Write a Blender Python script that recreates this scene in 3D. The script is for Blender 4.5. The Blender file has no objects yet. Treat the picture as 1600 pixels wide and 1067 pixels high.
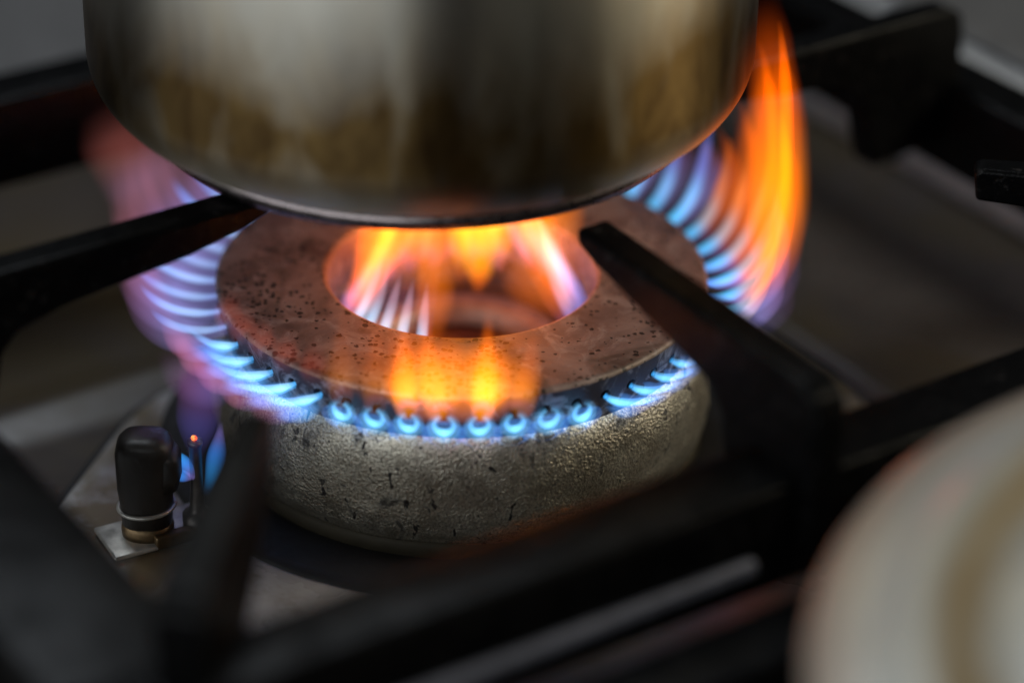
import bpy, bmesh, math, random
from mathutils import Vector, Matrix, noise
random.seed(7)
sc = bpy.context.scene
COL = sc.collection
U = 0.01                                   # the scene is laid out in centimetres
R = math.radians
AZ = 0.5969                                # the grate is turned about 34 degrees
EA = Vector((math.cos(AZ), math.sin(AZ), 0)); EB = Vector((math.sin(AZ), -math.cos(AZ), 0))

# ------------------------------------------------------------------ camera
cam = bpy.data.cameras.new('camera'); camo = bpy.data.objects.new('camera', cam); COL.objects.link(camo)
pitch, roll = 0.5205, 0.016
f = Vector((0, math.cos(pitch), -math.sin(pitch))); r0 = Vector((1, 0, 0)); u0 = r0.cross(f)
r1 = r0*math.cos(roll) + u0*math.sin(roll); u1 = u0*math.cos(roll) - r0*math.sin(roll)
M = Matrix((r1, u1, -f)).transposed().to_4x4(); M.translation = Vector((1.143, -55.78, 34.54))*U
camo.matrix_world = M
cam.lens = 100; cam.sensor_width = 36; cam.clip_start = 0.02; cam.clip_end = 50
cam.dof.use_dof = True; cam.dof.focus_distance = 0.606; cam.dof.aperture_fstop = 3.4
sc.camera = camo

# ------------------------------------------------------------------ light
w = bpy.data.worlds.new('World'); sc.world = w; w.use_nodes = True
w.node_tree.nodes['Background'].inputs[0].default_value = (0.55, 0.65, 0.8, 1)
w.node_tree.nodes['Background'].inputs[1].default_value = 0.022
sc.view_settings.view_transform = 'Standard'; sc.view_settings.look = 'None'
sc.view_settings.exposure = 0; sc.view_settings.gamma = 1
try: sc.cycles.use_denoising = True
except Exception: pass
sc.cycles.transparent_max_bounces = 64
sc.cycles.max_bounces = 8

def area(name, loc, target, size, power, col):
    l = bpy.data.lights.new(name, 'AREA'); l.shape = 'RECTANGLE'
    l.size, l.size_y = size[0]*U, size[1]*U; l.energy = power; l.color = col
    o = bpy.data.objects.new(name, l); COL.objects.link(o)
    o.location = Vector(loc)*U
    o.rotation_euler = (Vector(target)-Vector(loc)).to_track_quat('-Z', 'Y').to_euler()
    return o
area('overhead_fill', (-18, 40, 100), (0, 0, 5), (50, 40), 4.2, (.86, .93, 1.0))  # unseen overhead fill added for general brightness
area('left_light', (-60, -60, 36), (0, 0, 12), (160, 50), 6.6, (.92, .97, 1.0))
area('right_light', (80, 2, 44), (0, 0, 4), (34, 30), 4.4, (1.0, .90, .68))

# ------------------------------------------------------------------ node helpers
def mat(name):
    m = bpy.data.materials.new(name); m.use_nodes = True
    return m, m.node_tree, m.node_tree.nodes['Principled BSDF']
class NT:
    def __init__(s, nt): s.nt = nt; s.tc = nt.nodes.new('ShaderNodeTexCoord')
    def n(s, t, **kw):
        o = s.nt.nodes.new(t)
        for k, v in kw.items(): setattr(o, k, v)
        return o
    def l(s, a, b): s.nt.links.new(a, b)
    def mapping(s, scale, src='Object'):
        m = s.n('ShaderNodeMapping'); m.inputs['Scale'].default_value = scale
        s.l(s.tc.outputs[src], m.inputs['Vector']); return m.outputs[0]
    def noise(s, scale, detail=4, rough=.6, vec=None, dist=0):
        o = s.n('ShaderNodeTexNoise'); o.inputs['Scale'].default_value = scale
        o.inputs['Detail'].default_value = detail; o.inputs['Roughness'].default_value = rough
        o.inputs['Distortion'].default_value = dist
        s.l(vec if vec is not None else s.tc.outputs['Object'], o.inputs['Vector']); return o.outputs['Fac']
    def ramp(s, fac, stops):
        o = s.n('ShaderNodeValToRGB'); e = o.color_ramp.elements
        while len(e) < len(stops): e.new(.5)
        for k, (p, c) in enumerate(stops):
            e[k].position = p
            e[k].color = (c, c, c, 1) if not isinstance(c, tuple) else (*c, 1)
        s.l(fac, o.inputs[0]); return o.outputs[0]
    def mix(s, fac, a, b, mode='MIX'):
        o = s.n('ShaderNodeMix', data_type='RGBA', blend_type=mode)
        for sock, v in ((o.inputs[0], fac), (o.inputs[6], a), (o.inputs[7], b)):
            if isinstance(v, (int, float)): sock.default_value = v
            elif isinstance(v, tuple): sock.default_value = (*v, 1)
            else: s.l(v, sock)
        return o.outputs[2]
    def math(s, op, a, b=None, c=None):
        o = s.n('ShaderNodeMath', operation=op)
        for i, v in enumerate((a, b, c)):
            if v is None: continue
            if isinstance(v, (int, float)): o.inputs[i].default_value = v
            else: s.l(v, o.inputs[i])
        return o.outputs[0]
    def bump(s, h, strength, dist, prev=None):
        o = s.n('ShaderNodeBump'); o.inputs['Strength'].default_value = strength; o.inputs['Distance'].default_value = dist*U
        s.l(h, o.inputs['Height'])
        if prev is not None: s.l(prev, o.inputs['Normal'])
        return o.outputs[0]
    def sep(s):
        o = s.n('ShaderNodeSeparateXYZ'); s.l(s.tc.outputs['Object'], o.inputs[0]); return o.outputs

# ------------------------------------------------------------------ materials
def m_iron():
    m, nt, b = mat('black_cast_iron'); N = NT(nt)
    n1 = N.noise(180, 5); n2 = N.noise(1100, 4, .65); n3 = N.noise(70, 4, .6)
    c = N.mix(N.ramp(n1, [(.35, 0.), (.7, 1.)]), (.0009, .0010, .0012), (.0022, .0021, .0022))
    c = N.mix(N.ramp(N.noise(420, 5, .7), [(.58, 0.), (.68, .8)]), c, (.022, .020, .020))
    N.l(c, b.inputs['Base Color'])
    b.inputs['Roughness'].default_value = .55; b.inputs['Specular IOR Level'].default_value = .04
    N.l(N.ramp(n3, [(.3, .05), (.7, .24)]), b.inputs['Coat Weight']); N.l(N.ramp(n1, [(.3, .14), (.7, .30)]), b.inputs['Coat Roughness'])
    bp = N.bump(n1, .45, .04, N.bump(n2, .6, .02))
    N.l(bp, b.inputs['Normal']); N.l(bp, b.inputs['Coat Normal'])
    return m
def m_body():
    m, nt, b = mat('rough_cast_brass'); N = NT(nt)
    g = N.noise(1900, 3, .6); g2 = N.noise(420, 3, .6); big = N.noise(55, 4, .6)
    sp = N.noise(260, 3, .55, N.mapping((1, 1, .6)), .5)
    c = N.mix(N.ramp(big, [(.35, 0.), (.65, 1.)]), (.45, .40, .31), (.72, .68, .57))
    c = N.mix(N.ramp(g, [(.42, 0.), (.66, .6)]), c, (.06, .047, .028))
    mask = N.ramp(sp, [(.645, 0.), (.675, 1.)])
    patch = N.ramp(N.noise(95, 5, .68, N.mapping((1, 1, .75)), .8), [(.565, 0.), (.64, .9)])
    fine = N.math('MAXIMUM', patch, N.ramp(N.noise(480, 3, .5), [(.66, 0.), (.70, .9)]))
    mk = N.math('MAXIMUM', mask, fine)
    c = N.mix(mk, c, (.012, .010, .009))
    N.l(c, b.inputs['Base Color'])
    N.l(N.math('SUBTRACT', .88, mk), b.inputs['Metallic'])
    N.l(N.ramp(g2, [(.3, .28), (.7, .46)]), b.inputs['Roughness'])
    vo = N.n('ShaderNodeTexVoronoi'); vo.inputs['Scale'].default_value = 1300; N.l(N.tc.outputs['Object'], vo.inputs['Vector'])
    h = N.math('ADD', g, N.math('ADD', N.math('MULTIPLY', g2, .5), N.math('MULTIPLY', vo.outputs['Distance'], -.45)))
    N.l(N.bump(mk, -.4, .03, N.bump(N.math('MULTIPLY', h, N.ramp(N.noise(70, 3), [(.35, .35), (.6, 1.)])), .9, .04)), b.inputs['Normal'])
    return m
def m_cap():
    m, nt, b = mat('heat_browned_iron'); N = NT(nt)
    big = N.noise(60, 5, .65, dist=.8); fine = N.noise(1500, 3)
    c = N.mix(N.ramp(big, [(.35, 0.), (.65, 1.)]), (.165, .112, .10), (.30, .235, .22))
    c = N.mix(N.ramp(N.noise(110, 6, .7, dist=1.5), [(.50, 0.), (.66, .8)]), c, (.38, .345, .34))
    c = N.mix(N.ramp(N.noise(38, 4, .6, dist=1.), [(.53, 0.), (.64, .65)]), c, (.075, .048, .036))
    dens = N.ramp(N.noise(40, 3), [(.38, 0.), (.68, 1.)])
    def specks(scale, lo, hi):
        v = N.n('ShaderNodeTexVoronoi'); v.inputs['Scale'].default_value = scale
        nn = N.n('ShaderNodeTexNoise'); nn.inputs['Scale'].default_value = scale*1.6
        N.l(N.tc.outputs['Object'], nn.inputs['Vector'])
        vv = N.n('ShaderNodeVectorMath', operation='MULTIPLY_ADD'); N.l(nn.outputs['Color'], vv.inputs[0])
        vv.inputs[1].default_value = (.8/scale,)*3; N.l(N.tc.outputs['Object'], vv.inputs[2]); N.l(vv.outputs[0], v.inputs['Vector'])
        rnd = N.n('ShaderNodeSeparateColor'); N.l(v.outputs['Color'], rnd.inputs[0])
        size = N.math('MULTIPLY', N.math('SUBTRACT', N.math('ADD', N.math('MULTIPLY', dens, hi-lo), lo), rnd.outputs[0]), .9)
        return N.ramp(N.math('SUBTRACT', size, v.outputs['Distance']), [(.0, 0.), (.06, 1.)])
    mk = N.math('MAXIMUM', N.math('MULTIPLY', specks(760, .42, .9), .9), N.math('MULTIPLY', specks(260, .14, .5), .9))
    c = N.mix(mk, c, (.018, .014, .013))
    N.l(c, b.inputs['Base Color'])
    x, y, z = N.sep()
    rr = N.math('SQRT', N.math('ADD', N.math('MULTIPLY', x, x), N.math('MULTIPLY', y, y)))
    b.inputs['Metallic'].default_value = .35
    N.l(N.ramp(big, [(.3, .42), (.7, .6)]), b.inputs['Roughness'])
    N.l(N.bump(mk, -.5, .03, N.bump(fine, .35, .02, N.bump(big, .6, .06))), b.inputs['Normal'])
    return m
def m_band():
    m, nt, b = mat('port_band_iron'); N = NT(nt)
    big = N.noise(140, 5, .7, dist=1.); c = N.mix(N.ramp(big, [(.5, 0.), (.62, 1.)]), (.065, .055, .06), (.30, .29, .31))
    N.l(c, b.inputs['Base Color']); b.inputs['Metallic'].default_value = .5; b.inputs['Roughness'].default_value = .45
    N.l(N.bump(big, .3, .04), b.inputs['Normal'])
    return m
def m_pan():
    m, nt, b = mat('stained_stainless_steel'); N = NT(nt)
    x, y, z = N.sep()
    v = N.mapping((1, 1, .16)); st = N.noise(60, 5, .55, N.mapping((1, 1, .38)), .5); st2 = N.noise(24, 3, .5, v)
    blot = N.noise(62, 4, .62, N.mapping((1, 1, .5)), .5)
    # heat stains climb from the base of the wall and break up into streaks
    lim = N.math('ADD', N.math('MULTIPLY', st, .022), N.math('MULTIPLY', st2, .038))
    mask = N.math('DIVIDE', N.math('SUBTRACT', N.math('ADD', lim, .034), z), .034)
    mask = N.math('MULTIPLY', N.math('MINIMUM', N.math('MAXIMUM', mask, 0), 1), N.ramp(z, [(.004, .3), (.010, .55), (.017, 1.)]))
    brown = N.mix(N.ramp(blot, [(.36, 0.), (.74, 1.)]), (.21, .135, .05), (.03, .013, .006))
    c = N.mix(N.math('MULTIPLY', mask, N.ramp(st, [(.28, .6), (.5, 1.)])), (.62, .595, .52), brown)
    N.l(c, b.inputs['Base Color'])
    b.inputs['Metallic'].default_value = 1
    N.l(N.ramp(st, [(.3, .36), (.7, .46)]), b.inputs['Roughness'])
    b.inputs['Anisotropic'].default_value = .85; b.inputs['Anisotropic Rotation'].default_value = .25
    t = N.n('ShaderNodeTangent', direction_type='RADIAL', axis='Z'); N.l(t.outputs[0], b.inputs['Tangent'])
    br = N.noise(900, 2, .5, N.mapping((.04, .04, 1.)))
    N.l(N.bump(br, .05, .01), b.inputs['Normal'])
    return m
def m_enamel(name, c0, c1, stain, rough=.3, sc_=18, amt=(.5, .68), spec=.5):
    m, nt, b = mat(name); N = NT(nt)
    n = N.noise(sc_, 5, .62, dist=.7); n2 = N.noise(240, 4)
    c = N.mix(N.ramp(N.noise(40, 4), [(.3, 0.), (.7, 1.)]), c0, c1)
    c = N.mix(N.ramp(n, [(amt[0], 0.), (amt[1], .9)]), c, stain)
    c = N.mix(N.ramp(n2, [(.70, 0.), (.74, .85)]), c, (.03, .022, .016))
    N.l(c, b.inputs['Base Color'])
    b.inputs['Specular IOR Level'].default_value = spec
    N.l(N.ramp(n, [(.4, rough), (.7, rough+.2 if rough > .2 else rough+.02)]), b.inputs['Roughness'])
    N.l(N.bump(n2, .08, .02), b.inputs['Normal'])
    return m
def m_plain(name, col, metal, rough, bump=0.):
    m, nt, b = mat(name); N = NT(nt)
    n = N.noise(300, 4)
    N.l(N.mix(N.ramp(n, [(.35, 0.), (.7, 1.)]), tuple(c*.65 for c in col), col), b.inputs['Base Color'])
    b.inputs['Metallic'].default_value = metal
    N.l(N.ramp(n, [(.3, rough), (.7, rough+.15)]), b.inputs['Roughness'])
    if bump: N.l(N.bump(n, bump, .04), b.inputs['Normal'])
    return m
def m_lid():
    m, nt, b = mat('worn_pale_metal'); N = NT(nt)
    x, y, z = N.sep()
    rr = N.math('SQRT', N.math('ADD', N.math('MULTIPLY', x, x), N.math('MULTIPLY', y, y)))
    n = N.noise(22, 4, .6, dist=.6)
    d1 = N.math('ABSOLUTE', N.math('SUBTRACT', rr, .0935))
    ring = N.ramp(N.math('ADD', N.math('MULTIPLY', d1, 60), N.math('MULTIPLY', N.math('SUBTRACT', n, .5), .9)), [(.05, 1.), (.62, 0.)])
    c = N.mix(N.ramp(n, [(.42, 0.), (.7, .4)]), (.50, .505, .475), (.42, .37, .25))
    c = N.mix(N.math('MULTIPLY', ring, .85), c, (.25, .16, .05))
    rim = N.ramp(rr, [(.0, 0.), (.106, 0.), (.112, .85), (1., .85)])
    c = N.mix(rim, c, (.30, .235, .185))
    N.l(c, b.inputs['Base Color']); b.inputs['Metallic'].default_value = .4; b.inputs['Roughness'].default_value = .34
    return m
def m_flame(name, power, edge):
    """optically thin gas: transparent, adds its own light in proportion to the path through the shell"""
    m = bpy.data.materials.new(name); m.use_nodes = True; nt = m.node_tree; nt.nodes.clear()
    out = nt.nodes.new('ShaderNodeOutputMaterial'); add = nt.nodes.new('ShaderNodeAddShader')
    tr = nt.nodes.new('ShaderNodeBsdfTransparent'); em = nt.nodes.new('ShaderNodeEmission')
    at = nt.nodes.new('ShaderNodeAttribute'); at.attribute_name = 'glow'
    geo = nt.nodes.new('ShaderNodeNewGeometry')
    d = nt.nodes.new('ShaderNodeVectorMath'); d.operation = 'DOT_PRODUCT'
    ab = nt.nodes.new('ShaderNodeMath'); ab.operation = 'ABSOLUTE'
    pw = nt.nodes.new('ShaderNodeMath'); pw.operation = 'POWER'; pw.inputs[1].default_value = edge
    ml = nt.nodes.new('ShaderNodeMath'); ml.operation = 'MULTIPLY'; ml.inputs[1].default_value = power
    L = nt.links.new
    L(geo.outputs['Incoming'], d.inputs[0]); L(geo.outputs['Normal'], d.inputs[1]); L(d.outputs['Value'], ab.inputs[0])
    L(ab.outputs[0], pw.inputs[0]); L(pw.outputs[0], ml.inputs[0])
    L(at.outputs['Color'], em.inputs['Color']); L(ml.outputs[0], em.inputs['Strength'])
    L(tr.outputs[0], add.inputs[0]); L(em.outputs[0], add.inputs[1]); L(add.outputs[0], out.inputs['Surface'])
    return m

IRON = m_iron(); BODY = m_body(); CAP = m_cap(); BAND = m_band(); PAN = m_pan(); LID = m_lid()
HOB = m_enamel('grey_hob_enamel', (.042, .034, .029), (.060, .050, .043), (.050, .036, .016), .27, 14, (.46, .6), .32)
TRAY = m_enamel('pale_tray_enamel', (.26, .25, .24), (.38, .37, .36), (.12, .085, .035), .26, 30, (.47, .60))
RUST = m_plain('rusty_bowl', (.10, .045, .022), .2, .55, .5)
CREAM = m_plain('pale_bowl_metal', (.42, .36, .29), .4, .4, .2)
SHADE = m_plain('shade_black', (.008, .007, .006), 0, .6, .3)  # black that paints shade in the tray gap and burner recess
RUSTY = m_plain('dark_olive_base', (.05, .04, .022), .3, .6, .4)
DARK = m_plain('burnt_black_ceramic', (.022, .018, .015), 0, .36, .5)
STEEL = m_plain('bright_clip_steel', (.62, .60, .55), .6, .3, .1)
BRASSY = m_plain('browned_clip_steel', (.22, .15, .08), .9, .35, .3)
FL_SOFT = m_flame('flame_gas', 1.0, 1.6)
FL_CORE = m_flame('flame_core_gas', 1.0, 1.3)
FL_WIDE = m_flame('flame_wide_gas', 1.0, 2.6)
FL_CUP = m_flame('flame_cup_gas', 1.0, .15)

# ------------------------------------------------------------------ mesh helpers (cm in, metres out)
def obj(name, bm, m, parent=None, smooth=True, loc=None):
    me = bpy.data.meshes.new(name); bm.normal_update()
    for fc in bm.faces: fc.smooth = smooth
    bm.to_mesh(me); bm.free(); me.materials.append(m)
    o = bpy.data.objects.new(name, me); COL.objects.link(o)
    if parent is not None: o.parent = parent
    if loc is not None: o.location = Vector(loc)*U
    return o
def thing(name, label, cat, loc=(0, 0, 0), rot=0., group=None):
    o = bpy.data.objects.new(name, None); COL.objects.link(o); o.empty_display_size = .01
    o.location = Vector(loc)*U; o.rotation_euler = (0, 0, rot)
    o['label'] = label; o['category'] = cat
    if group: o['group'] = group
    return o
def lathe(prof, n=96, bm=None, wob=0.):
    bm = bm or bmesh.new(); rings = []
    for k, (r, z) in enumerate(prof):
        if r < 1e-4: rings.append([bm.verts.new((0, 0, z*U))]*n)
        else:
            rings.append([bm.verts.new((r*U*math.cos(2*math.pi*i/n), r*U*math.sin(2*math.pi*i/n), z*U)) for i in range(n)])
    for a, b in zip(rings, rings[1:]):
        for i in range(n):
            j = (i+1) % n; vs = []
            for v in (a[i], a[j], b[j], b[i]):
                if v not in vs: vs.append(v)
            if len(vs) > 2: bm.faces.new(vs)
    return bm
def arc(cx, cz, r, a0, a1, n=8):
    return [(cx+r*math.cos(R(a0+(a1-a0)*k/n)), cz+r*math.sin(R(a0+(a1-a0)*k/n))) for k in range(n+1)]
def extrude_profile(pts, half, bevel=.09, taper=None, segs=3):
    """side outline in (s, z) given a thickness of 2*half along t, with rounded edges"""
    bm = bmesh.new()
    L = [bm.verts.new((s*U, -(half if taper is None else taper(s))*U, z*U)) for s, z in pts]
    Rr = [bm.verts.new((s*U, (half if taper is None else taper(s))*U, z*U)) for s, z in pts]
    n = len(pts)
    bm.faces.new(L); bm.faces.new(Rr[::-1])
    for i in range(n): bm.faces.new((L[(i+1) % n], L[i], Rr[i], Rr[(i+1) % n]))
    bmesh.ops.recalc_face_normals(bm, faces=bm.faces)
    if bevel:
        long_e = [e for e in bm.edges if not any((e.verts[0] in (L[i],) and e.verts[1] in (Rr[i],)) for i in range(n))]
        bmesh.ops.bevel(bm, geom=list(bm.edges), offset=bevel*U, segments=segs, profile=.5, affect='EDGES', clamp_overlap=True)
    return bm
def tube(path, radii, n=12, cap=True, bm=None, flat=None):
    bm = bm or bmesh.new(); P = [Vector(p) for p in path]; rings = []
    side = None
    for k, p in enumerate(P):
        t = (P[min(k+1, len(P)-1)]-P[max(k-1, 0)]).normalized()
        if side is None:
            ref = Vector((0, 0, 1)) if abs(t.z) < .9 else Vector((1, 0, 0))
            side = t.cross(ref).normalized()
        side = (side - t*side.dot(t)).normalized(); up = side.cross(t)
        r = radii[k]; ra, rb = (r if not isinstance(r, tuple) else (r[0])), (r if not isinstance(r, tuple) else r[1])
        rings.append([bm.verts.new((p + side*ra*math.cos(2*math.pi*i/n) + up*rb*math.sin(2*math.pi*i/n))*U) for i in range(n)])
    for a, b in zip(rings, rings[1:]):
        for i in range(n):
            j = (i+1) % n; bm.faces.new((a[i], b[i], b[j], a[j]))
    if cap: bm.faces.new(rings[0]); bm.faces.new(rings[-1][::-1])
    bmesh.ops.recalc_face_normals(bm, faces=bm.faces)
    return bm
def box(bm, c, h, bevel=0.):
    r = bmesh.ops.create_cube(bm, size=2)
    for v in r['verts']: v.co = Vector((c[0]+v.co.x*h[0], c[1]+v.co.y*h[1], c[2]+v.co.z*h[2]))*U
    if bevel:
        es = {e for v in r['verts'] for e in v.link_edges}
        bmesh.ops.bevel(bm, geom=list(es), offset=bevel*U, segments=3, profile=.5, affect='EDGES')
    return bm
def bez(p, n):
    out = []
    for k in range(n+1):
        t = k/n; q = [Vector(a) for a in p]
        while len(q) > 1: q = [a.lerp(b, t) for a, b in zip(q, q[1:])]
        out.append(q[0])
    return out

# ------------------------------------------------------------------ the hob
def hob():
    bm = bmesh.new()
    # one sheet with a pressed ridge round the burner well: height field in grate axes
    def ticks(lo, hi, step, fine):
        s = set()
        v = lo
        while v <= hi+1e-6: s.add(round(v, 3)); v += step
        for c in fine:
            for k in range(-8, 9): s.add(round(c+k*.18, 3))
        return sorted(s)
    As = ticks(-60, 60, 6, (9.35,)); Bs = ticks(-60, 44, 6, (-6.1,))
    def rid(d, h, wd): return h*math.exp(-(d/wd)**2)
    def z(a, b):
        v = 0
        if b > -6.1-1 and b < 14: v = max(v, rid(a-9.35, .38, .32))
        if a > -14 and a < 9.35+1: v = max(v, rid(b+6.1, .34, .85))
        return v
    g = [[bm.verts.new((EA*a+EB*b+Vector((0, 0, z(a, b))))*U) for b in Bs] for a in As]
    for i in range(len(As)-1):
        for j in range(len(Bs)-1): bm.faces.new((g[i][j], g[i+1][j], g[i+1][j+1], g[i][j+1]))
    bmesh.ops.recalc_face_normals(bm, faces=bm.faces)
    for fc in bm.faces:
        if fc.normal.z < 0: fc.normal_flip()
    o = obj('hob_surface', bm, HOB); o['kind'] = 'structure'
hob()

STEELRIM = m_plain('pale_brushed_steel', (.16, .16, .165), .4, .4, .05)
def rim_strip():
    bm = bmesh.new()
    for a0, a1, b0, b1 in ((-60, 60, -60, -21.5), (20.5, 60, -21.5, 44)):
        vs = []
        for k, (ins, z) in enumerate(((0, 0), (.1, .35), (.4, .5))):
            vs.append([bm.verts.new((EA*a+EB*b+Vector((0, 0, z)))*U) for a, b in ((a0+(ins if a0 > -60 else 0), b0), (a1, b0), (a1, b1-(ins if b1 < 44 else 0)), (a0+(ins if a0 > -60 else 0), b1-(ins if b1 < 44 else 0)))])
        for p, q in zip(vs, vs[1:]):
            for i in range(4): bm.faces.new((p[i], p[(i+1) % 4], q[(i+1) % 4], q[i]))
        bm.faces.new(vs[-1])
    bmesh.ops.recalc_face_normals(bm, faces=bm.faces)
    o = obj('steel_worktop', bm, STEELRIM, smooth=False); o['kind'] = 'structure'
rim_strip()

side = thing('reflection_rail', 'pale rail added for the frame-top reflection, out of focus beyond the right side of the grate', 'rail', tuple(EA*18.6-EB*6), AZ)  # added pale rail stands in for the bright reflection on the frame top
bm = bmesh.new(); box(bm, (0, 0, 2.0), (.9, 13, 1.95), .3); obj('rail_bar', bm, m_plain('pale_reflection_steel', (.62, .63, .65), .3, .35, .05), side)
bm = bmesh.new(); box(bm, (.25, 0, 4.06), (.35, 12.6, .12), .08); obj('rail_lip', bm, STEELRIM, side)

# drip tray: eight sided raised plate under the burner
tray = thing('drip_tray', 'pale enamel drip tray with brown stains lying under the burner', 'drip tray', (0, 0, 0), AZ)
bm = bmesh.new()
oct_ = [(-10.3, -1.1), (-5.4, -5.2), (4.5, -5.4), (8.6, -2.), (8.7, 5), (6, 7.6), (-7.5, 7.6), (-10.4, 5)]
def ringpts(k, z):
    res = []
    for i, (a, b) in enumerate(oct_):
        p = Vector((a, b)); q0 = Vector(oct_[i-1]); q1 = Vector(oct_[(i+1) % 8])
        for t in (-.22, -.1, 0, .1, .22):
            if t < 0: v = p.lerp(q0, -t)
            else: v = p.lerp(q1, t)
            v = v*k
            if t == 0: v = v*.965
            elif abs(t) == .1: v = v*.99
            res.append((v.x, -v.y, z))
    return res
rs = [ringpts(k, z) for k, z in ((1.0, .02), (1.0, .22), (.985, .32), (.955, .36), (.93, .33), (.90, .27), (.5, .25))]
vr = [[bm.verts.new(Vector(p)*U) for p in q] for q in rs]
for a, b in zip(vr, vr[1:]):
    for i in range(len(a)): bm.faces.new((a[i], a[(i+1) % len(a)], b[(i+1) % len(a)], b[i]))
bm.faces.new(vr[-1])
bmesh.ops.recalc_face_normals(bm, faces=bm.faces)
obj('plate', bm, TRAY, tray)
bm = bmesh.new(); gp = [Vector(p) for p in ringpts(1.012, .14)]
for p in gp: p.x *= 1.0
obj('edge_shade', tube(gp+gp[:2], [.10]*(len(gp)+2), 8), SHADE, tray)  # black ring stands in for the shaded gap round the tray

# ------------------------------------------------------------------ the burner
burner = thing('gas_burner', 'round cast gas burner with a ring of port holes and speckled brown cap', 'gas burner')
prof = [(4.7, .28), (5.42, .28), (5.5, .36), (5.5, .62), (5.44, .70)]
obj('base_ring', lathe(prof+[(5.3, .74)], 160), RUSTY, burner)
prof = [(5.3, .72), (5.44, .70)] + [(5.46, .76), (5.58, 1.0), (5.67, 1.5)] + [(5.22+.47*math.cos(R(a)), 2.0+1.36*math.sin(R(a))) for a in range(0, 89, 8)] + [(5.24, 3.37), (5.22, 3.30), (5.2, 3.26), (4.9, 3.26)]
fine = []
for a, b in zip(prof, prof[1:]):
    k = max(1, int(math.hypot(b[0]-a[0], b[1]-a[1])/.12))
    for i in range(k): fine.append((a[0]+(b[0]-a[0])*i/k, a[1]+(b[1]-a[1])*i/k))
fine.append(prof[-1])
bm = lathe(fine, 300)
for v in bm.verts:                                   # cast skin: slightly uneven
    d = noise.noise(v.co*90)*.0003 + noise.noise(v.co*400)*.00012
    v.co += Vector((v.co.x, v.co.y, 0)).normalized()*d
obj('burner_body', bm, BODY, burner)
bm = lathe([(6.9, .27), (6.85, .36), (6.6, .40), (5.6, .34), (5.0, .30)], 120); obj('recess_shade', bm, SHADE, burner)  # black disc stands in for the dark, shaded recess under the burner
cap_profile = arc(5.36, 4.26, .12, 8, 90, 5) + [(4.6, 4.39), (3.6, 4.40), (3.15, 4.40)] + arc(3.13, 4.27, .13, 90, 180, 5)
obj('burner_cap', lathe(cap_profile, 200), CAP, burner)
NP, PH = 48, R(-90-2.4)
def port_band(rad_bot, rad_top, z0, z1, zp, pr, npt, phase, inward=False):
    bm = bmesh.new(); K = 20; H = z1-z0
    def P(th, z, dr=0):
        t = (z-z0)/H; r = rad_bot+(rad_top-rad_bot)*t + dr
        return Vector((r*math.cos(th), r*math.sin(th), z))*U
    for k in range(npt):
        th0 = phase+2*math.pi*k/npt; rm = (rad_bot+rad_top)/2; hw = math.pi/npt
        ringv, outv, inv = [], [], []
        for i in range(K):
            a = 2*math.pi*i/K; ca, sa = math.cos(a), math.sin(a)
            ringv.append(bm.verts.new(P(th0+pr*ca/rm, zp+pr*sa)))
            inv.append(bm.verts.new(P(th0+pr*.92*ca/rm, zp+pr*.92*sa, (.7 if inward else -.7))))
            # project onto the sector's rectangle
            hx, up, dn = hw*rm, z1-zp, zp-z0
            s = min(hx/abs(ca) if abs(ca) > 1e-6 else 9, (up if sa > 0 else dn)/abs(sa) if abs(sa) > 1e-6 else 9)
            outv.append(bm.verts.new(P(th0+ca*s/rm, zp+sa*s)))
        for i in range(K):
            j = (i+1) % K
            bm.faces.new((ringv[i], outv[i], outv[j], ringv[j])); bm.faces.new((inv[i], ringv[i], ringv[j], inv[j]))
        bm.faces.new(inv)
        # corners of the rectangle
        for (cx_, cz_) in ((1, 1), (-1, 1), (-1, -1), (1, -1)):
            cv = P(th0+cx_*hw, z1 if cz_ > 0 else z0)
            cand = sorted(outv, key=lambda v: (v.co-cv).length)[:4]
            best = None
            for i in range(K):
                a, b = outv[i], outv[(i+1) % K]
                ang0, ang1 = 2*math.pi*i/K, 2*math.pi*(i+1)/K
                hx = hw*rm; angc = math.atan2((z1-zp) if cz_ > 0 else (z0-zp), cx_*hx) % (2*math.pi)
                if ang0 < angc < ang1: best = (a, b)
            if best:
                c = bm.verts.new(cv); bm.faces.new((best[0], c, best[1]))
    bmesh.ops.remove_doubles(bm, verts=bm.verts, dist=1e-5)
    bmesh.ops.recalc_face_normals(bm, faces=bm.faces)
    return bm
obj('port_ring', port_band(5.36, 5.478, 3.25, 4.28, 3.86, .125, NP, PH), BAND, burner, smooth=False)
obj('inner_port_ring', port_band(2.95, 3.0, 2.5, 4.272, 3.05, .12, 28, 0.1, True), CAP, burner, smooth=False)
bm = lathe([(2.94, 2.55), (2.75, 2.2), (2.4, 1.95), (1.8, 1.85), (1.6, 2.0), (1.2, 2.05), (.9, 1.7), (0, 1.6)], 96)
obj('inner_bowl', bm, RUST, burner)
bm = lathe([(1.75, 2.0), (1.85, 2.35), (2.15, 2.55), (2.45, 2.45), (2.5, 2.2), (2.2, 1.9)], 64); obj('bowl_rim', bm, CREAM, burner)
bm = lathe([(0, 2.5), (.35, 2.5), (.5, 2.4), (.55, 1.6)], 40); obj('gas_nozzle', bm, RUST, burner)

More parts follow.
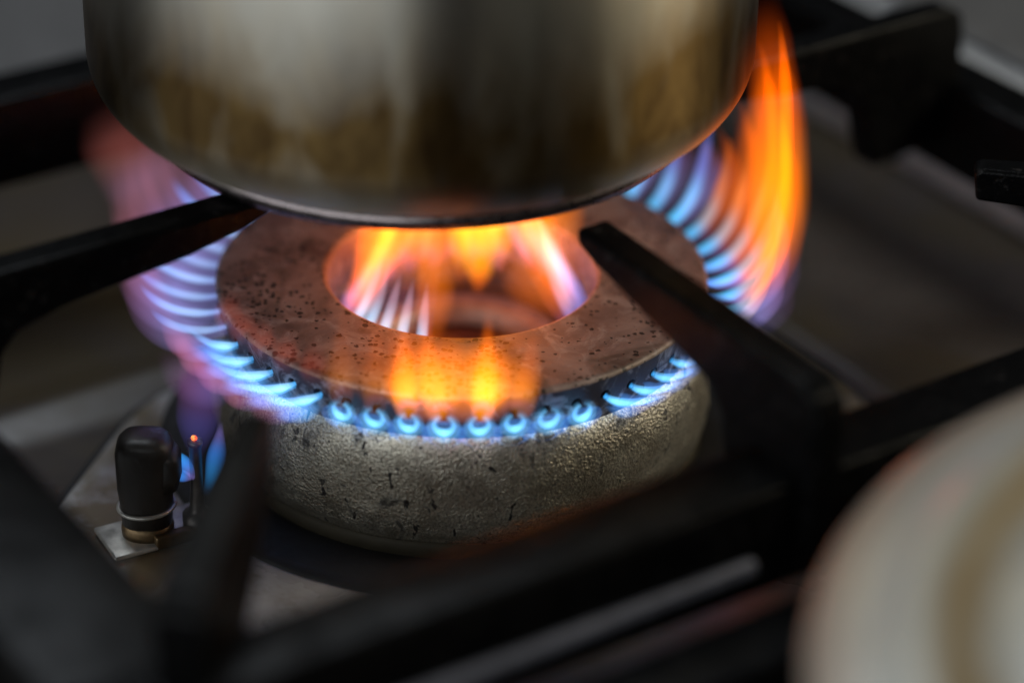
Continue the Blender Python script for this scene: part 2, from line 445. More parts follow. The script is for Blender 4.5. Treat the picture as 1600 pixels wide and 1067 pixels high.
# ------------------------------------------------------------------ flames
def glow_attr(o, cols_per_ring, n, low=0.):
    me = o.data; at = me.color_attributes.new('glow', 'FLOAT_COLOR', 'POINT')
    for k, c in enumerate(cols_per_ring):
        for i in range(n):
            q = 1-low*math.sin(2*math.pi*i/n); at.data[k*n+i].color = (c[0]*q, c[1]*q, c[2]*q, 1)
def lerp_stops(stops, t):
    for (a, ca), (b, cb) in zip(stops, stops[1:]):
        if t <= b:
            q = (t-a)/(b-a+1e-9); q = q*q*(3-2*q); return tuple(x+(y-x)*q for x, y in zip(ca, cb))
    return stops[-1][1]
def flame_part(name, path, rad, stops, m, parent, power=1., n=14, aspect=1., low=0.):
    K = len(path)
    bm = tube(path, [(rad(k/(K-1))*aspect, rad(k/(K-1))) for k in range(K)], n, cap=False)
    o = obj(name, bm, m, parent)
    glow_attr(o, [tuple(c*power for c in lerp_stops(stops, k/(K-1))) for k in range(K)], n, low)
    return o
def prof_r(pts):
    def fn(t):
        for (a, ra), (b, rb) in zip(pts, pts[1:]):
            if t <= b:
                q = (t-a)/(b-a+1e-9); q = q*q*(3-2*q); return ra+(rb-ra)*q
        return pts[-1][1]
    return fn
Z = (0, 0, 0)
CORE_L = [(0, (.20, .34, .75)), (.25, (.36, .62, 1.02)), (.6, (.22, .52, 1.0)), (.8, (.10, .24, .75)), (1, Z)]
CORE_R = [(0, (.01, .14, .40)), (.25, (.05, .46, .80)), (.5, (.30, .29, .32)), (.75, (.50, .13, .03)), (1, (.1, .02, 0))]
CORE_B = [(0, (.01, .14, .40)), (.25, (.05, .46, .80)), (.5, (.16, .42, .80)), (.75, (.10, .12, .40)), (1, Z)]
CORE_F = [(0, (.03, .25, .6)), (.3, (.18, .62, 1.1)), (.65, (.12, .40, .95)), (1, Z)]
CORE_FL = [(0, (.06, .35, .8)), (.25, (.35, .75, 1.1)), (.6, (.20, .50, 1.0)), (1, Z)]
CORE_I = [(0, Z), (.2, (.10, .26, .60)), (.5, (.32, .48, .66)), (.8, (.20, .12, .16)), (1, Z)]
M_VIO = [(0, (.13, .13, .36)), (.25, (.22, .20, .52)), (.5, (.17, .095, .26)), (.75, (.13, .04, .06)), (1, Z)]
M_ORG = [(0, (.04, .05, .22)), (.12, (.14, .08, .30)), (.22, (.46, .09, .05)), (.38, (.80, .115, .0)), (.8, (.75, .095, .0)), (1, Z)]
M_FRT = [(0, Z), (.12, (.30, .08, .10)), (.26, (.95, .30, .02)), (.5, (.75, .16, .0)), (.75, (.38, .06, .0)), (1, Z)]
M_RED = [(0, Z), (.3, (.20, .06, .08)), (.6, (.30, .055, .03)), (1, Z)]
ORD = 'first second third fourth fifth sixth seventh eighth ninth tenth eleventh twelfth thirteenth fourteenth fifteenth'.split()
G_RING = 'flames around the burner ring'
def radial(th, r, z, dth=0): return Vector((r*math.cos(th+dth), r*math.sin(th+dth), z))
def zone_of(deg):                         # azimuth: 270 faces the camera, 180 left, 0 right, 90 behind
    if 238 <= deg <= 302: return 'front'
    if 205 <= deg < 238: return 'front left'
    if 302 < deg <= 338: return 'front right'
    if 130 <= deg < 205: return 'left'
    if deg > 338 or deg <= 52: return 'right'
    return 'back'
TXT = {'front': '{} blue ring flame from the left along the front of the burner',
       'front left': '{} feathery blue-white flame from the left on the burner\'s front left',
       'front right': '{} low blue flame from the left on the burner\'s front right',
       'left': '{} pale blue streak flame counting upward, fanning out left of the burner',
       'right': '{} orange flame with blue root counting from the nearest, right of the burner',
       'back': '{} flame from the left behind the burner cap, partly hidden by the pan'}
KEY = {'front': lambda d: d, 'front left': lambda d: d, 'front right': lambda d: d, 'left': lambda d: -d, 'back': lambda d: -d, 'right': lambda d: d if d > 180 else d+360}
jobs = []
for k in range(NP):
    th = PH+2*math.pi*k/NP; deg = (math.degrees(th)+360) % 360
    jobs.append((zone_of(deg), deg, th, random.Random(k*13+5).uniform(-1, 1)))
for zone in TXT:
    js = sorted([q for q in jobs if q[0] == zone], key=lambda q: KEY[zone](q[1]))
    for i, (zn, deg, th, j) in enumerate(js):
        lab = TXT[zone].format(ORD[i])
        if zone == 'right':                    # only the middle of this stretch burns orange
            sd = deg if deg < 180 else deg-360
            if sd >= 30: lab = '{} violet-tipped blue flame between the tall orange flame and the pan'.format(ORD[i-sum(1 for q in js if KEY['right'](q[1])-360 < 30)])
            elif sd > -9: lab = '{} orange flame with blue root counting from the nearest, right of the burner'.format(ORD[i-sum(1 for q in js if KEY['right'](q[1])-360 <= -9)])
            else: lab = '{} low violet flame just in front of the orange flames, right of the burner'.format(ORD[i])
        o0 = radial(th, 5.45, 3.86); j2 = random.Random(i*7+len(zone)).uniform(-1, 1)
        t = thing('flame', lab, 'flame', o0, 0, G_RING)
        def pth(ctrl, n=18): return [p-o0 for p in bez([radial(th, r, z, d) for r, z, d in ctrl], n)]
        if zone == 'left':
            low = max(0, (deg-170)/35.)          # nearest flames hug the rim, the far ones stand up
            flame_part('core', pth([(5.4, 3.9, 0), (6.15, 3.80+.06*j2, 0), (6.85+.1*j2, 4.15, .0), (7.4+.3*j, 4.9+.35*j2, .03+.02*j2)]), prof_r([(0, .06), (.3, .10), (.7, .10), (1, .05)]), CORE_L, FL_CORE, t, .42+.20*j2)
            flame_part('mantle', pth([(5.45, 3.9, 0), (6.5, 3.6, 0), (7.15, 3.8, 0), (7.35+.2*j, 5.2, 0), (7.6, 6.9, .0)], 22), prof_r([(0, .2), (.3, .42), (.6, .5), (1, .25)]), M_VIO, FL_SOFT, t, .38-.08*low)
        elif zone == 'right':
            dd = deg if deg < 180 else deg-360
            big = math.exp(-((dd-7)/15.)**2); hgt = 1+.10*j
            flame_part('core', pth([(5.4, 3.86, 0), (6.2, 3.85, 0), (6.75+.1*j2, 4.3, 0), (7.05+.15*j, 6.2+.4*j2, .02)], 24), prof_r([(0, .09), (.3, .14), (.7, .15), (1, .06)]), CORE_R if dd < 30 else CORE_B, FL_CORE, t, .60+.16*j2)
            top = 6.0+3.9*big*hgt
            for wd, pw, dz in ((.20, .62+.34*j, 0.), (.48, .22, -.4)):
                flame_part('mantle', pth([(5.45, 3.86, 0), (6.7, 3.75, 0), (7.15+.15*j, 4.5, 0), (7.25+.15*j2, 5.6, 0), (7.15, top-1.2+dz, .02), (6.75+.2*j, top+dz, .05+.03*j2)], 26), prof_r([(0, .10), (.2, wd*.75), (.5, wd), (.8, wd*.8), (1, .06)]), M_ORG if -9 < dd < 30 else M_VIO, FL_SOFT, t, pw*(.38+.8*big))
        elif zone == 'back':
            flame_part('core', pth([(5.4, 3.86, 0), (6.1, 3.9, 0), (6.5, 4.4, 0), (6.7, 5.4, 0)]), prof_r([(0, .10), (.35, .17), (.7, .15), (1, .04)]), CORE_R[:3]+[(1, Z)], FL_CORE, t, .7)
            flame_part('mantle', pth([(5.45, 3.86, 0), (6.6, 3.9, 0), (7.2, 4.6, 0), (7.5, 6.2, 0), (8.0, 7.2, 0)], 18), prof_r([(0, .12), (.3, .35), (.6, .42), (1, .2)]), M_VIO, FL_SOFT, t, .35)
        elif zone == 'front left':
            flame_part('core', pth([(5.42, 3.90, .02), (5.68, 3.74, -.02), (5.95+.08*j2, 3.60, -.10), (6.12+.12*j, 3.66+.1*j2, -.22-.03*j)]), prof_r([(0, .05), (.3, .095), (.7, .08), (1, .03)]), CORE_FL, FL_CORE, t, .50+.14*j)
            flame_part('core', pth([(5.42, 3.82, .02), (5.62, 3.62, -.03), (5.8, 3.5, -.10), (5.95, 3.5, -.18)]), prof_r([(0, .04), (.4, .08), (1, .03)]), CORE_F, FL_CORE, t, .42)
            flame_part('haze', pth([(5.4, 3.8, .0), (5.75, 3.62, 0), (6.05, 3.55, -.05), (6.3, 3.6, -.1)]), prof_r([(0, .22), (.4, .32), (1, .12)]), [(0, Z), (.35, (.06, .26, .62)), (.7, (.05, .16, .5)), (1, Z)], FL_SOFT, t, .62)
            flame_part('mantle', pth([(5.45, 3.86, 0), (6.2, 3.5, -.05), (6.7, 3.6, -.1), (6.8, 4.6, -.12)], 18), prof_r([(0, .12), (.3, .28), (.6, .3), (1, .12)]), [(0, Z), (.3, (.10, .12, .40)), (.6, (.26, .07, .14)), (1, Z)], FL_SOFT, t, .5)
            flame_part('lick', pth([(5.55, 4.1, 0), (5.65, 4.4, 0), (5.6, 4.8, 0), (5.4, 5.2, 0)], 12), prof_r([(0, .2), (.5, .36), (1, .2)]), [(0, Z), (.5, (.30, .05, .03)), (1, Z)], FL_WIDE, t, .28)
        elif zone == 'front right':
            flame_part('core', pth([(5.4, 3.84, 0), (5.62, 3.68, .02), (5.76, 3.57, .10), (5.95+.1*j, 3.62, .24)]), prof_r([(0, .06), (.3, .09), (.7, .08), (1, .03)]), CORE_F, FL_CORE, t, .50+.1*j)
            flame_part('core', pth([(5.4, 3.80, 0), (5.6, 3.58, .03), (5.7, 3.48, .12), (5.8, 3.46, .22)]), prof_r([(0, .05), (.3, .08), (.7, .06), (1, .02)]), CORE_F, FL_CORE, t, .42)
            flame_part('haze', pth([(5.45, 3.78, 0), (5.65, 3.56, .04), (5.75, 3.48, .10), (5.8, 3.5, .2)]), prof_r([(0, .18), (.4, .28), (1, .12)]), [(0, Z), (.4, (.05, .22, .62)), (.8, (.06, .10, .36)), (1, Z)], FL_SOFT, t, .6)
        else:
            rel = deg-270
            # a hollow cup of blue round each port, open towards the viewer
            er, et, ez = radial(th, 1, 0), Vector((-math.sin(th), math.cos(th), 0)), Vector((0, 0, 1))
            for rr_, tr_, pw_, sag in ((.20, .085, .60, .0), (.24, .17, .26, -.02)):
                path = [er*(.20+.03*math.sin(R(a)))+ez*(-.06+sag)+(et*math.cos(R(a))+ez*math.sin(R(a))*1.05)*rr_ for a in range(-250, 71, 20)]
                st = [(q/8, tuple(v*(.28+.95*(1-abs(q/8-.5)*2)**1.2) for v in (.18, .60, 1.08))) for q in range(9)]
                flame_part('ring', [er*.04*j2+(p-er*.2)*(1+.10*j)+er*.2 for p in path], prof_r([(0, tr_*.5), (.5, tr_), (1, tr_*.5)]), st, FL_CORE, t, pw_*(1+.22*j2))
            flame_part('haze', pth([(5.45, 3.7, 0), (5.65, 3.55, 0), (5.8, 3.5, 0)], 8), prof_r([(0, .28), (.5, .5), (1, .28)]), [(0, Z), (.5, (.05, .20, .60)), (1, Z)], FL_SOFT, t, .72)
            amp = math.exp(-((rel+9)/5.0)**2)+1.15*math.exp(-((rel-5.2)/4.0)**2)+.85*math.exp(-((rel+2)/8.)**2)+.42*math.exp(-((rel-13.5)/3.)**2)+.16*math.exp(-((rel+24)/9.)**2)
            if amp > .04:
                for kk in range(2):
                    q = random.Random(i*5+kk); ln, sw = q.uniform(-.5, .5), q.uniform(-.05, .05)
                    flame_part('mantle', pth([(5.6, 4.0, sw*.3), (5.85, 4.1, sw*.5), (5.95, 4.8, sw*.8), (5.9, 5.4, sw), (5.8, 6.2+ln, sw*1.4)], 20), prof_r([(0, .10), (.2, .26), (.5, .55 if kk else .30), (1, .45 if kk else .10)]), M_FRT, FL_WIDE if kk else FL_SOFT, t, .62*amp*(1.15 if kk else .95+.3*q.uniform(-1, 1)))

# inner flames lean in over the bowl; the ports at the near right of the hole are out
rows = {}
for k in range(28):
    th = .1+2*math.pi*k/28; deg = math.degrees(th) % 360
    if 258 < deg < 335: continue
    zone = 'near left' if deg >= 190 else ('left' if deg >= 125 else ('rear' if deg > 60 else 'right'))
    if deg >= 335: zone = 'right'
    rows.setdefault(zone, []).append((deg if deg < 335 else deg-360, th, random.Random(k+90).uniform(-1, 1)))
for zone, lst in rows.items():
    for i, (deg, th, j) in enumerate(sorted(lst)):
        txt = {'near left': '{} blue streak flame from the left inside the near lip of the burner hole',
               'left': '{} orange flame counting forward along the left wall of the burner hole',
               'right': '{} pinkish flame counting backward along the right wall of the burner hole',
               'rear': '{} orange flame from the right at the far side of the burner hole'}[zone]
        o0 = radial(th, 2.95, 3.05)
        t = thing('inner_flame', txt.format(ORD[i]), 'flame', o0, 0, 'flames inside the burner hole')
        def pth(ctrl, n=18): return [p-o0 for p in bez([radial(th, r, z, d) for r, z, d in ctrl], n)]
        if zone == 'near left':
            flame_part('core', pth([(2.95, 3.05, 0), (2.5, 3.2, 0), (2.1, 3.9, -.05), (1.7+.1*j, 4.9, -.1)]), prof_r([(0, .08), (.4, .15), (.7, .13), (1, .05)]), CORE_I, FL_CORE, t, .75)
            flame_part('mantle', pth([(2.9, 3.05, 0), (2.3, 3.4, 0), (1.6, 4.6, -.1), (1.2, 6.0, -.2), (1.0, 7.4, -.2)]), prof_r([(0, .1), (.3, .22), (.6, .28), (1, .2)]), [(0, Z), (.4, (.05, .03, .08)), (.6, (.45, .10, .01)), (.9, (.6, .14, .0)), (1, Z)], FL_SOFT, t, .22)
        elif zone == 'right':
            flame_part('core', pth([(2.97, 3.3, 0), (2.5, 3.7, 0), (2.1, 4.6, .05), (1.7+.1*j, 5.8, .1)]), prof_r([(0, .08), (.4, .17), (.7, .17), (1, .06)]), [(0, Z), (.2, (.06, .14, .50)), (.5, (.40, .30, .46)), (.8, (.55, .18, .10)), (1, Z)], FL_SOFT, t, .42)
            flame_part('mantle', pth([(2.9, 3.2, 0), (2.2, 3.8, 0), (1.7, 5.0, 0), (1.4, 6.4, 0), (1.4, 7.4, 0)]), prof_r([(0, .1), (.3, .32), (.6, .45), (1, .35)]), M_ORG, FL_SOFT, t, .22)
        else:
            flame_part('mantle', pth([(2.9, 3.05, 0), (2.3, 3.3, 0), (1.8, 4.4, 0), (1.5+.3*j, 5.8, 0), (1.6, 7.5, 0)]), prof_r([(0, .1), (.3, .36), (.6, .5), (1, .45)]), M_ORG, FL_SOFT, t, .58)
YEL = [(0, Z), (.12, (.50, .08, .0)), (.32, (1.1, .46, .0)), (.8, (.9, .36, .0)), (1, (.6, .18, 0))]
ORG = [(0, Z), (.2, (.30, .05, .0)), (.5, (.75, .15, .0)), (.85, (.85, .20, 0)), (1, (.5, .09, 0))]
for k, (deg, rw, lean, hue) in enumerate(((128, .20, -.3, 0), (143, .15, .3, 0), (158, .22, .1, 1), (171, .16, .5, 0), (184, .18, .3, 0), (112, .22, .2, 1), (98, .16, -.2, 0), (85, .24, .3, 1), (70, .18, 0, 0), (52, .20, -.4, 0), (33, .18, .2, 0), (18, .15, -.2, 0))):
    th = R(deg); o0 = radial(th, 2.8, 3.2); side = Vector((-math.sin(th), math.cos(th), 0))
    t = thing('flame_lick', 'thin orange flame lick number {} clockwise from the left end of the burner hole'.format(0), 'flame', o0, 0, 'flames inside the burner hole')
    licks = globals().setdefault('LICKS', []); licks.append((deg, t))
    P = [radial(th, 2.8, 3.2), radial(th, 2.3, 3.6)+side*lean*.2, radial(th, 1.8, 4.8)+side*lean*.6, radial(th, 1.3, 6.2)+side*lean, radial(th, 1.1, 7.55)+side*lean*1.4]
    flame_part('lick', [p-o0 for p in bez(P, 20)], prof_r([(0, .06), (.3, rw*.8), (.7, rw), (1, rw*1.3)]), [(0, Z), (.15, (.20, .07, .16)), (.35, (.75, .16, .03)), (.65, (.95, .26 if hue else .17, .0)), (1, (.8, .16, 0))], FL_SOFT, t, .55)
for q, (deg, t) in enumerate(sorted(LICKS, key=lambda e: -e[0])):
    t['label'] = 'thin orange flame lick inside the burner hole, {} clockwise from its left end'.format(ORD[q])
for lab, ctrl, rr, st, pw, grp in (
        ('bright yellow tongue of flame standing in the middle of the burner hole', [(.35, .6, 3.4), (.4, .6, 4.6), (.35, .5, 6.2), (.3, .4, 7.6)], [(0, .12), (.2, .42), (.6, .75), (1, 1.1)], YEL, 1.15, 1),
        ('slim bright flame just left of the yellow tongue in the burner hole', [(-.05, .9, 3.4), (.0, .8, 4.6), (-.15, .6, 6.2), (-.3, .5, 7.6)], [(0, .08), (.3, .3), (.6, .42), (1, .6)], YEL, .55, 1),
        ('slim bright flame just right of the yellow tongue in the burner hole', [(.8, 1.2, 3.5), (.9, 1.0, 4.6), (.85, .7, 6.2), (.7, .5, 7.6)], [(0, .08), (.3, .32), (.6, .5), (1, .7)], YEL, .5, 1),
        ('broad orange glow of flame spread flat under the pan over the burner hole', [(-2.5, .5, 5.7), (-1.0, .6, 6.3), (1.0, .6, 6.3), (2.5, .5, 5.7)], [(0, .4), (.3, 1.0), (.7, 1.0), (1, .4)], [(0, Z), (.25, (.6, .12, .0)), (.75, (.7, .15, .0)), (1, Z)], .55, 1),
        ('broad orange flame right of the yellow tongue under the pan', [(1.8, .7, 2.4), (1.9, .9, 4.2), (1.5, .8, 6.4), (1.2, .5, 7.6)], [(0, .5), (.25, 1.0), (.6, 1.2), (1, 1.4)], ORG, .85, 1),
        ('wispy orange flame left of the yellow tongue over the bowl', [(-.7, -.8, 2.6), (-.55, -.2, 3.8), (-.5, .2, 6.0), (-.6, .2, 7.6)], [(0, .2), (.3, .5), (.6, .8), (1, 1.1)], ORG, .55, 1),
        ('orange sheet of flame along the back left of the burner hole', [(-2.4, .6, 3.8), (-2.0, .7, 4.8), (-1.4, .6, 6.2), (-1.0, .5, 7.6)], [(0, .3), (.3, .75), (.6, .9), (1, 1.1)], ORG, .62, 1),
        ('tall orange flame licking up the right side of the pan', [(6.6, -.1, 4.2), (7.2, .4, 5.2), (7.1, .9, 6.6), (6.8, 1.4, 8.4), (6.55, 1.7, 10.4)], [(0, .4), (.3, .75), (.6, .72), (.85, .55), (1, .35)], [(0, Z), (.2, (.45, .10, .0)), (.42, (.95, .21, .0)), (.7, (.6, .07, 0)), (1, Z)], .44, 0),
        ('second orange flame nearer the pan wall on its right', [(6.4, 1.4, 4.6), (6.8, 1.7, 5.6), (6.8, 2.0, 7.2), (6.75, 2.3, 8.8)], [(0, .3), (.3, .7), (.6, .65), (1, .2)], [(0, Z), (.3, (.5, .11, .01)), (.6, (.8, .13, .0)), (1, Z)], .28, 0),
        ('faint pink flame glow rising beyond the left finger of the grate', [(-6.6, 1.5, 4.6), (-7.2, 1.8, 5.4), (-7.8, 2.2, 6.4), (-8.3, 2.4, 7.2)], [(0, .4), (.4, 1.0), (.7, 1.0), (1, .6)], [(0, Z), (.35, (.20, .09, .16)), (.6, (.22, .06, .05)), (1, Z)], .30, 0),
        ('wide soft orange haze of flame rising over the front of the burner cap', [(-1.5, -5.75, 4.9), (-.8, -6.05, 5.0), (.5, -6.1, 5.05), (1.7, -5.75, 4.9)], [(0, .45), (.35, .85), (.7, .85), (1, .4)], [(0, Z), (.3, (.7, .14, .01)), (.7, (.8, .18, .01)), (1, Z)], .62, 0),
        ('soft purple haze of flame below the front left rim', [(-4.6, -3.4, 3.5), (-5.2, -3.7, 3.2), (-5.8, -3.8, 3.4), (-6.2, -3.6, 4.4)], [(0, .2), (.4, .5), (.7, .5), (1, .3)], [(0, Z), (.4, (.09, .08, .28)), (.7, (.12, .05, .14)), (1, Z)], .3, 0)):
    o0 = Vector(ctrl[0])
    t = thing('flame_tongue', lab, 'flame', o0, 0, 'flames inside the burner hole' if grp else 'loose flame tongues outside the ring')
    flame_part('tongue', [p-o0 for p in bez(ctrl, 24)], prof_r(rr), st, FL_WIDE, t, pw, 24)

# ------------------------------------------------------------------ the grate
grate = thing('pan_support_grate', 'black cast iron grate with long fingers carrying the pan over the burner', 'grate', (0, 0, 0), AZ)
# local axes: +x along EA, local y = -EB
ZF, ZB, ZG = 5.7, 3.4, 7.7
bm = bmesh.new()
def bar(c, h): box(bm, c, h, .16)
bar((0, -11.65, (ZF+ZB)/2), (15.3, .8, (ZF-ZB)/2)); bar((0, 11.65, (ZF+ZB)/2), (15.3, .8, (ZF-ZB)/2))
bar((14.55, 0, (ZF+ZB)/2-.003), (.76, 11.2, (ZF-ZB)/2)); bar((-13.85, 0, (ZF+ZB)/2-.003), (1.5, 11.2, (ZF-ZB)/2))
obj('frame', bm, IRON, grate)
bm = bmesh.new(); box(bm, (-7.4, -12.46, 4.2), (5.9, .18, .16), .08); obj('front_lip', bm, m_plain('lip_highlight_grey', (.24, .25, .31), .6, .42, .5), grate)  # pale blue-grey colour paints the highlight along the lip
def long_finger(s_leg, s_out):
    k = s_leg
    pts = [(4.85, 7.70), (s_out-.5, 7.70), (s_out-.12, 7.5), (s_out, 7.0), (s_out, 4.2), (k+.3, 4.0), (k, 5.2), (k-.12, 5.85), (k-.5, 6.25), (k-1.6, 6.52), (6.9, 6.85), (5.6, 7.12), (4.95, 7.35)]
    return extrude_profile(pts, .41, .13)
for rot, sl, so in ((0, 11.3, 14.2), (math.pi, 11.3, 14.2), (-math.pi/2, 9.95, 12.7), (math.pi/2, 9.95, 12.7)):
    o = obj('finger', long_finger(sl, so), IRON, grate, smooth=False); o.rotation_euler = (0, 0, rot)
for sa, sb in ((1, 1), (1, -1), (-1, 1), (-1, -1)):
    tip, root = (Vector((8.75, 6.75*sb)), Vector((14, 11.5*sb))) if sa > 0 else (Vector((-9.2, 7.4*sb)), Vector((-13.3, 11.9*sb)))
    L = (root-tip).length
    pts = [(0, 7.45), (.15, 7.55), (L-.3, 7.5), (L, 7.2), (L, 3.6), (L-1.2, 3.6)] + ([(L-1.9, 5.2), (L-3.2, 6.5), (.1, 6.8)] if sa > 0 else [(L-2.6, 4.5), (1.4, 5.6), (.1, 6.7)])
    o = obj('corner_finger', extrude_profile(pts, .42, .09, lambda s: .30+.03*s), IRON, grate, smooth=False)
    o.location = (tip.x*U, tip.y*U, 0); o.rotation_euler = (0, 0, math.atan2(root.y-tip.y, root.x-tip.x))
for a, b in ((14.4, 2.3), (-14.4, 2.3), (14.4, -11.4), (-14.4, -11.4), (-14.4, 11.4), (14.4, 11.4)):
    h = 2.6 if abs(b) < 5 else 0.0
    bm = lathe([(0, h), (.5, h), (.62, h+.15), (.66, h+.5), (.66, 3.5)], 24)
    obj('foot', bm, IRON, grate).location = (a*U, b*U, 0)

rail = thing('dark_front_rail', 'low black iron rail added to darken the hob in front of the grate, below the pale lid', 'added rail', tuple(EB*14.2), AZ)
bm = bmesh.new(); box(bm, (0, 0, 2.0), (24, .8, 1.95), .18); obj('rail_bar', bm, IRON, rail)  # added bar covers the red reflections on the hob here
for a in (-16, 0, 16):
    bm = bmesh.new(); box(bm, (a, -.9, 1.6), (.5, .28, 1.55), .1); obj('rail_foot', bm, IRON, rail)

# ------------------------------------------------------------------ the pan
pan = thing('cooking_pan', 'stainless steel pan with brown heat stains standing on the grate', 'pan', (-.93, 1.32, 7.71))
prof = [(5.80, .44), (5.84, .50)]+arc(5.92, 1.86, 1.34, -86, 0, 14) + [(7.26, 3), (7.27, 6), (7.28, 9), (7.34, 9.1), (7.36, 9.2), (7.28, 9.28), (7.16, 9.2), (7.12, 9), (7.1, 2.0), (6.2, .6), (0, .55)]
obj('pan_body', lathe(prof, 160), PAN, pan)
prof = [(0, 0), (5.7, 0), (5.88, .04), (6.03, .10), (6.07, .22), (6.05, .40), (5.95, .455), (5.6, .47)]
obj('base_plate', lathe(prof, 160), m_plain('heat_tinted_base', (.26, .22, .22), 1, .22, .15), pan)

# ------------------------------------------------------------------ pilot and thermocouple
ig = thing('ignition_unit', 'black ceramic igniter capsule clipped to a small steel bracket left of the burner', 'igniter', (-6.62, -4.75, .40))
def loft(sections, n=28):
    bm = bmesh.new(); rings = []
    for (cx, cy, rx, ry, z, p) in sections:
        rg = []
        for i in range(n):
            a = 2*math.pi*i/n; c, s = math.cos(a), math.sin(a)
            e = 2/p; rg.append(bm.verts.new(Vector((cx+rx*math.copysign(abs(c)**e, c), cy+ry*math.copysign(abs(s)**e, s), z))*U))
        rings.append(rg)
    for a, b in zip(rings, rings[1:]):
        for i in range(n): bm.faces.new((a[i], a[(i+1) % n], b[(i+1) % n], b[i]))
    bm.faces.new(rings[0][::-1]); bm.faces.new(rings[-1]); return bm
obj('capsule', loft([(0, 0, .54, .48, .35, 2.4), (0, 0, .56, .5, .8, 2.4), (0, 0, .60, .52, 1.2, 2.6), (.02, 0, .62, .53, 1.7, 2.8), (.03, 0, .63, .53, 2.1, 3), (.03, 0, .58, .49, 2.33, 3), (.03, 0, .47, .40, 2.46, 3), (.02, 0, .2, .2, 2.5, 2.5)]), DARK, ig)
obj('side_lug', loft([(.50, -.1, .22, .34, 1.3, 3), (.56, -.1, .24, .36, 1.6, 3), (.56, -.1, .24, .36, 2.05, 3), (.5, -.05, .2, .3, 2.2, 3)]), DARK, ig)
circ = [(.60*math.cos(2*math.pi*i/40), .54*math.sin(2*math.pi*i/40), .72+.04*math.cos(2*math.pi*i/40)) for i in range(41)]
obj('wire_clip', tube(circ, [.05]*41, 8), STEEL, ig)
obj('collar', loft([(0, 0, .56, .5, .0, 2.2), (0, 0, .57, .51, .2, 2.2), (0, 0, .52, .47, .42, 2.2)]), BRASSY, ig)
bm = bmesh.new(); box(bm, (0, 0, 0), (1.15, .66, .055), .05)
o = obj('bracket', bm, STEEL, ig); o.rotation_euler = (0, 0, AZ-.1); o.location = (.12*U, .06*U, .0)
bm = bmesh.new(); box(bm, (0, 0, 0), (.62, .12, .16), .05); o = obj('bracket_lip', bm, BRASSY, ig); o.rotation_euler = (0, 0, AZ-.1); o.location = (.75*U, -.22*U, .1*U)
pl = thing('pilot_tube', 'thin pilot tube with a glowing red tip beside the black igniter capsule', 'pilot burner', (-5.55, -4.55, .3))
obj('tube', lathe([(0, 0), (.34, 0), (.34, .5), (.22, .56), (.17, .7), (.14, 1.2), (.14, 2.2), (.17, 2.24), (.17, 2.34), (0, 2.34)], 24), m_plain('scorched_tube_steel', (.22, .20, .19), .8, .35, .2), pl)
bm = bmesh.new(); bmesh.ops.create_icosphere(bm, subdivisions=2, radius=.085*U)
for v in bm.verts: v.co.z = v.co.z*.7+2.40*U; v.co.x += noise.noise(v.co*900)*.0004
em = bpy.data.materials.new('red_hot_metal'); em.use_nodes = True
b = em.node_tree.nodes['Principled BSDF']; N = NT(em.node_tree)
N.l(N.ramp(N.noise(900, 2), [(.42, (.9, .04, .01)), (.6, (1., .35, .06))]), b.inputs['Emission Color'])
N.l(N.math('MULTIPLY', N.ramp(N.noise(650, 2), [(.4, 0.), (.55, 1.)]), 1.6), b.inputs['Emission Strength']); b.inputs['Base Color'].default_value = (.02, .01, .01, 1)
obj('glowing_tip', bm, em, pl)
pf = thing('pilot_flame', 'small blue pilot flame wrapped round the thin pilot tube', 'flame', (-5.55, -4.55, 1.5))
PB = [(0, Z), (.25, (.02, .22, .55)), (.55, (.03, .16, .55)), (.8, (.10, .08, .25)), (1, Z)]
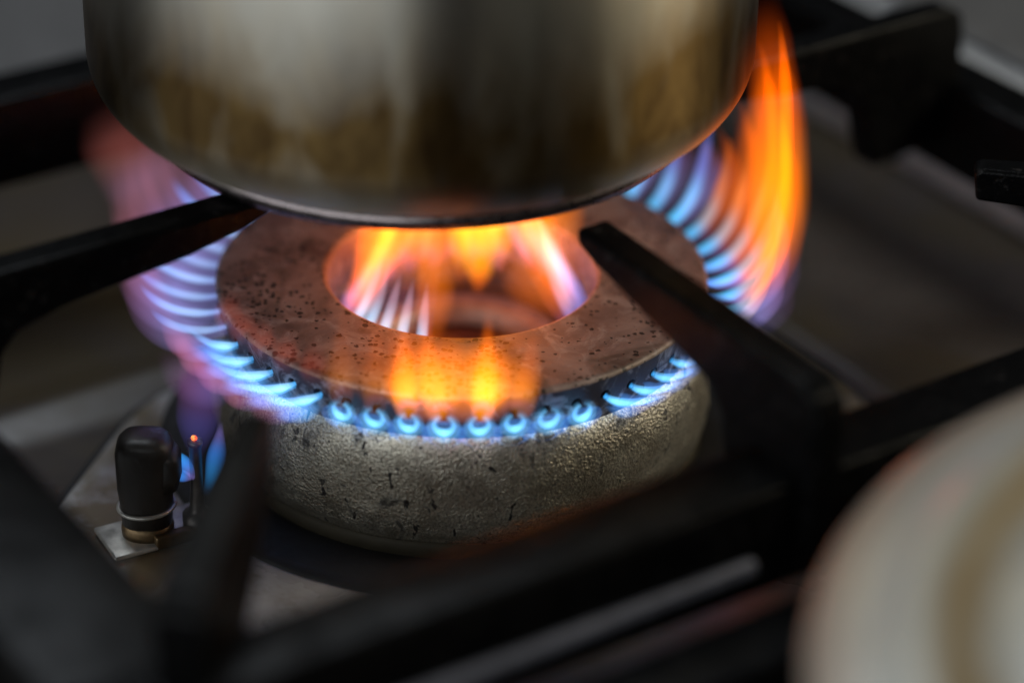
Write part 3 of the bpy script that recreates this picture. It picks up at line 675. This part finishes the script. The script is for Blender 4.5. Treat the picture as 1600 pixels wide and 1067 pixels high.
PV = [(0, Z), (.3, (.06, .05, .22)), (.6, (.12, .03, .10)), (1, Z)]
flame_part('jet', bez([(-.55, -.1, 1.0), (-.3, -.12, .75), (-.1, -.1, .5), (.0, -.05, .1)], 12), prof_r([(0, .05), (.5, .16), (1, .05)]), PB, FL_CORE, pf, .75)
flame_part('jet', bez([(-.6, -.15, .5), (-.4, -.15, .35), (-.2, -.1, .25), (0, -.1, .3)], 12), prof_r([(0, .05), (.5, .14), (1, .05)]), PB, FL_CORE, pf, .6)
flame_part('jet', bez([(.2, 0, -.2), (.4, 0, .4), (.5, .1, 1.0), (.55, .2, 1.5)], 12), prof_r([(0, .1), (.5, .22), (1, .05)]), PB, FL_SOFT, pf, .55)
flame_part('plume', bez([(.0, .0, .6), (.05, .1, 1.4), (.15, .4, 2.4), (.2, .9, 3.2)], 16), prof_r([(0, .15), (.4, .5), (.8, .5), (1, .1)]), PV, FL_SOFT, pf, .30)

# ------------------------------------------------------------------ pot and lid in front
LX, LY = 17.6, -20.1
pot = thing('cooking_pot', 'low steel pot under the pale lid at the front right of the hob', 'pot', (LX, LY, 0.02))
obj('pot_body', lathe([(0, 0), (10.6, 0), (11.2, .3), (11.4, 1), (11.45, 7.4), (11.6, 7.5), (11.4, 7.56), (11.25, 7.4), (11.2, 1.2), (0, .5)], 128), PAN, pot)
lid = thing('pot_lid', 'round pale metal lid with stepped rings and yellow stains at the front right', 'lid', (LX, LY, 7.58))
prof = [(0, .06), (11.5, .0), (11.85, .02), (11.95, .12), (11.85, .24), (11.5, .34), (10.9, .40), (10.65, .50), (10.45, .72), (10.2, .82), (9.7, .80), (9.35, .62), (9.1, .56), (8.9, .62), (8.6, .86), (8.2, .98), (5, 1.15), (2, 1.25), (0, 1.27)]
obj('lid_disc', lathe([(r*.985, z) for r, z in prof], 160), LID, lid)
obj('lid_knob', lathe([(.0, 1.2), (.9, 1.25), (.8, 1.6), (1.5, 2.1), (1.6, 2.5), (1.1, 2.8), (0, 2.9)], 48), DARK, lid)
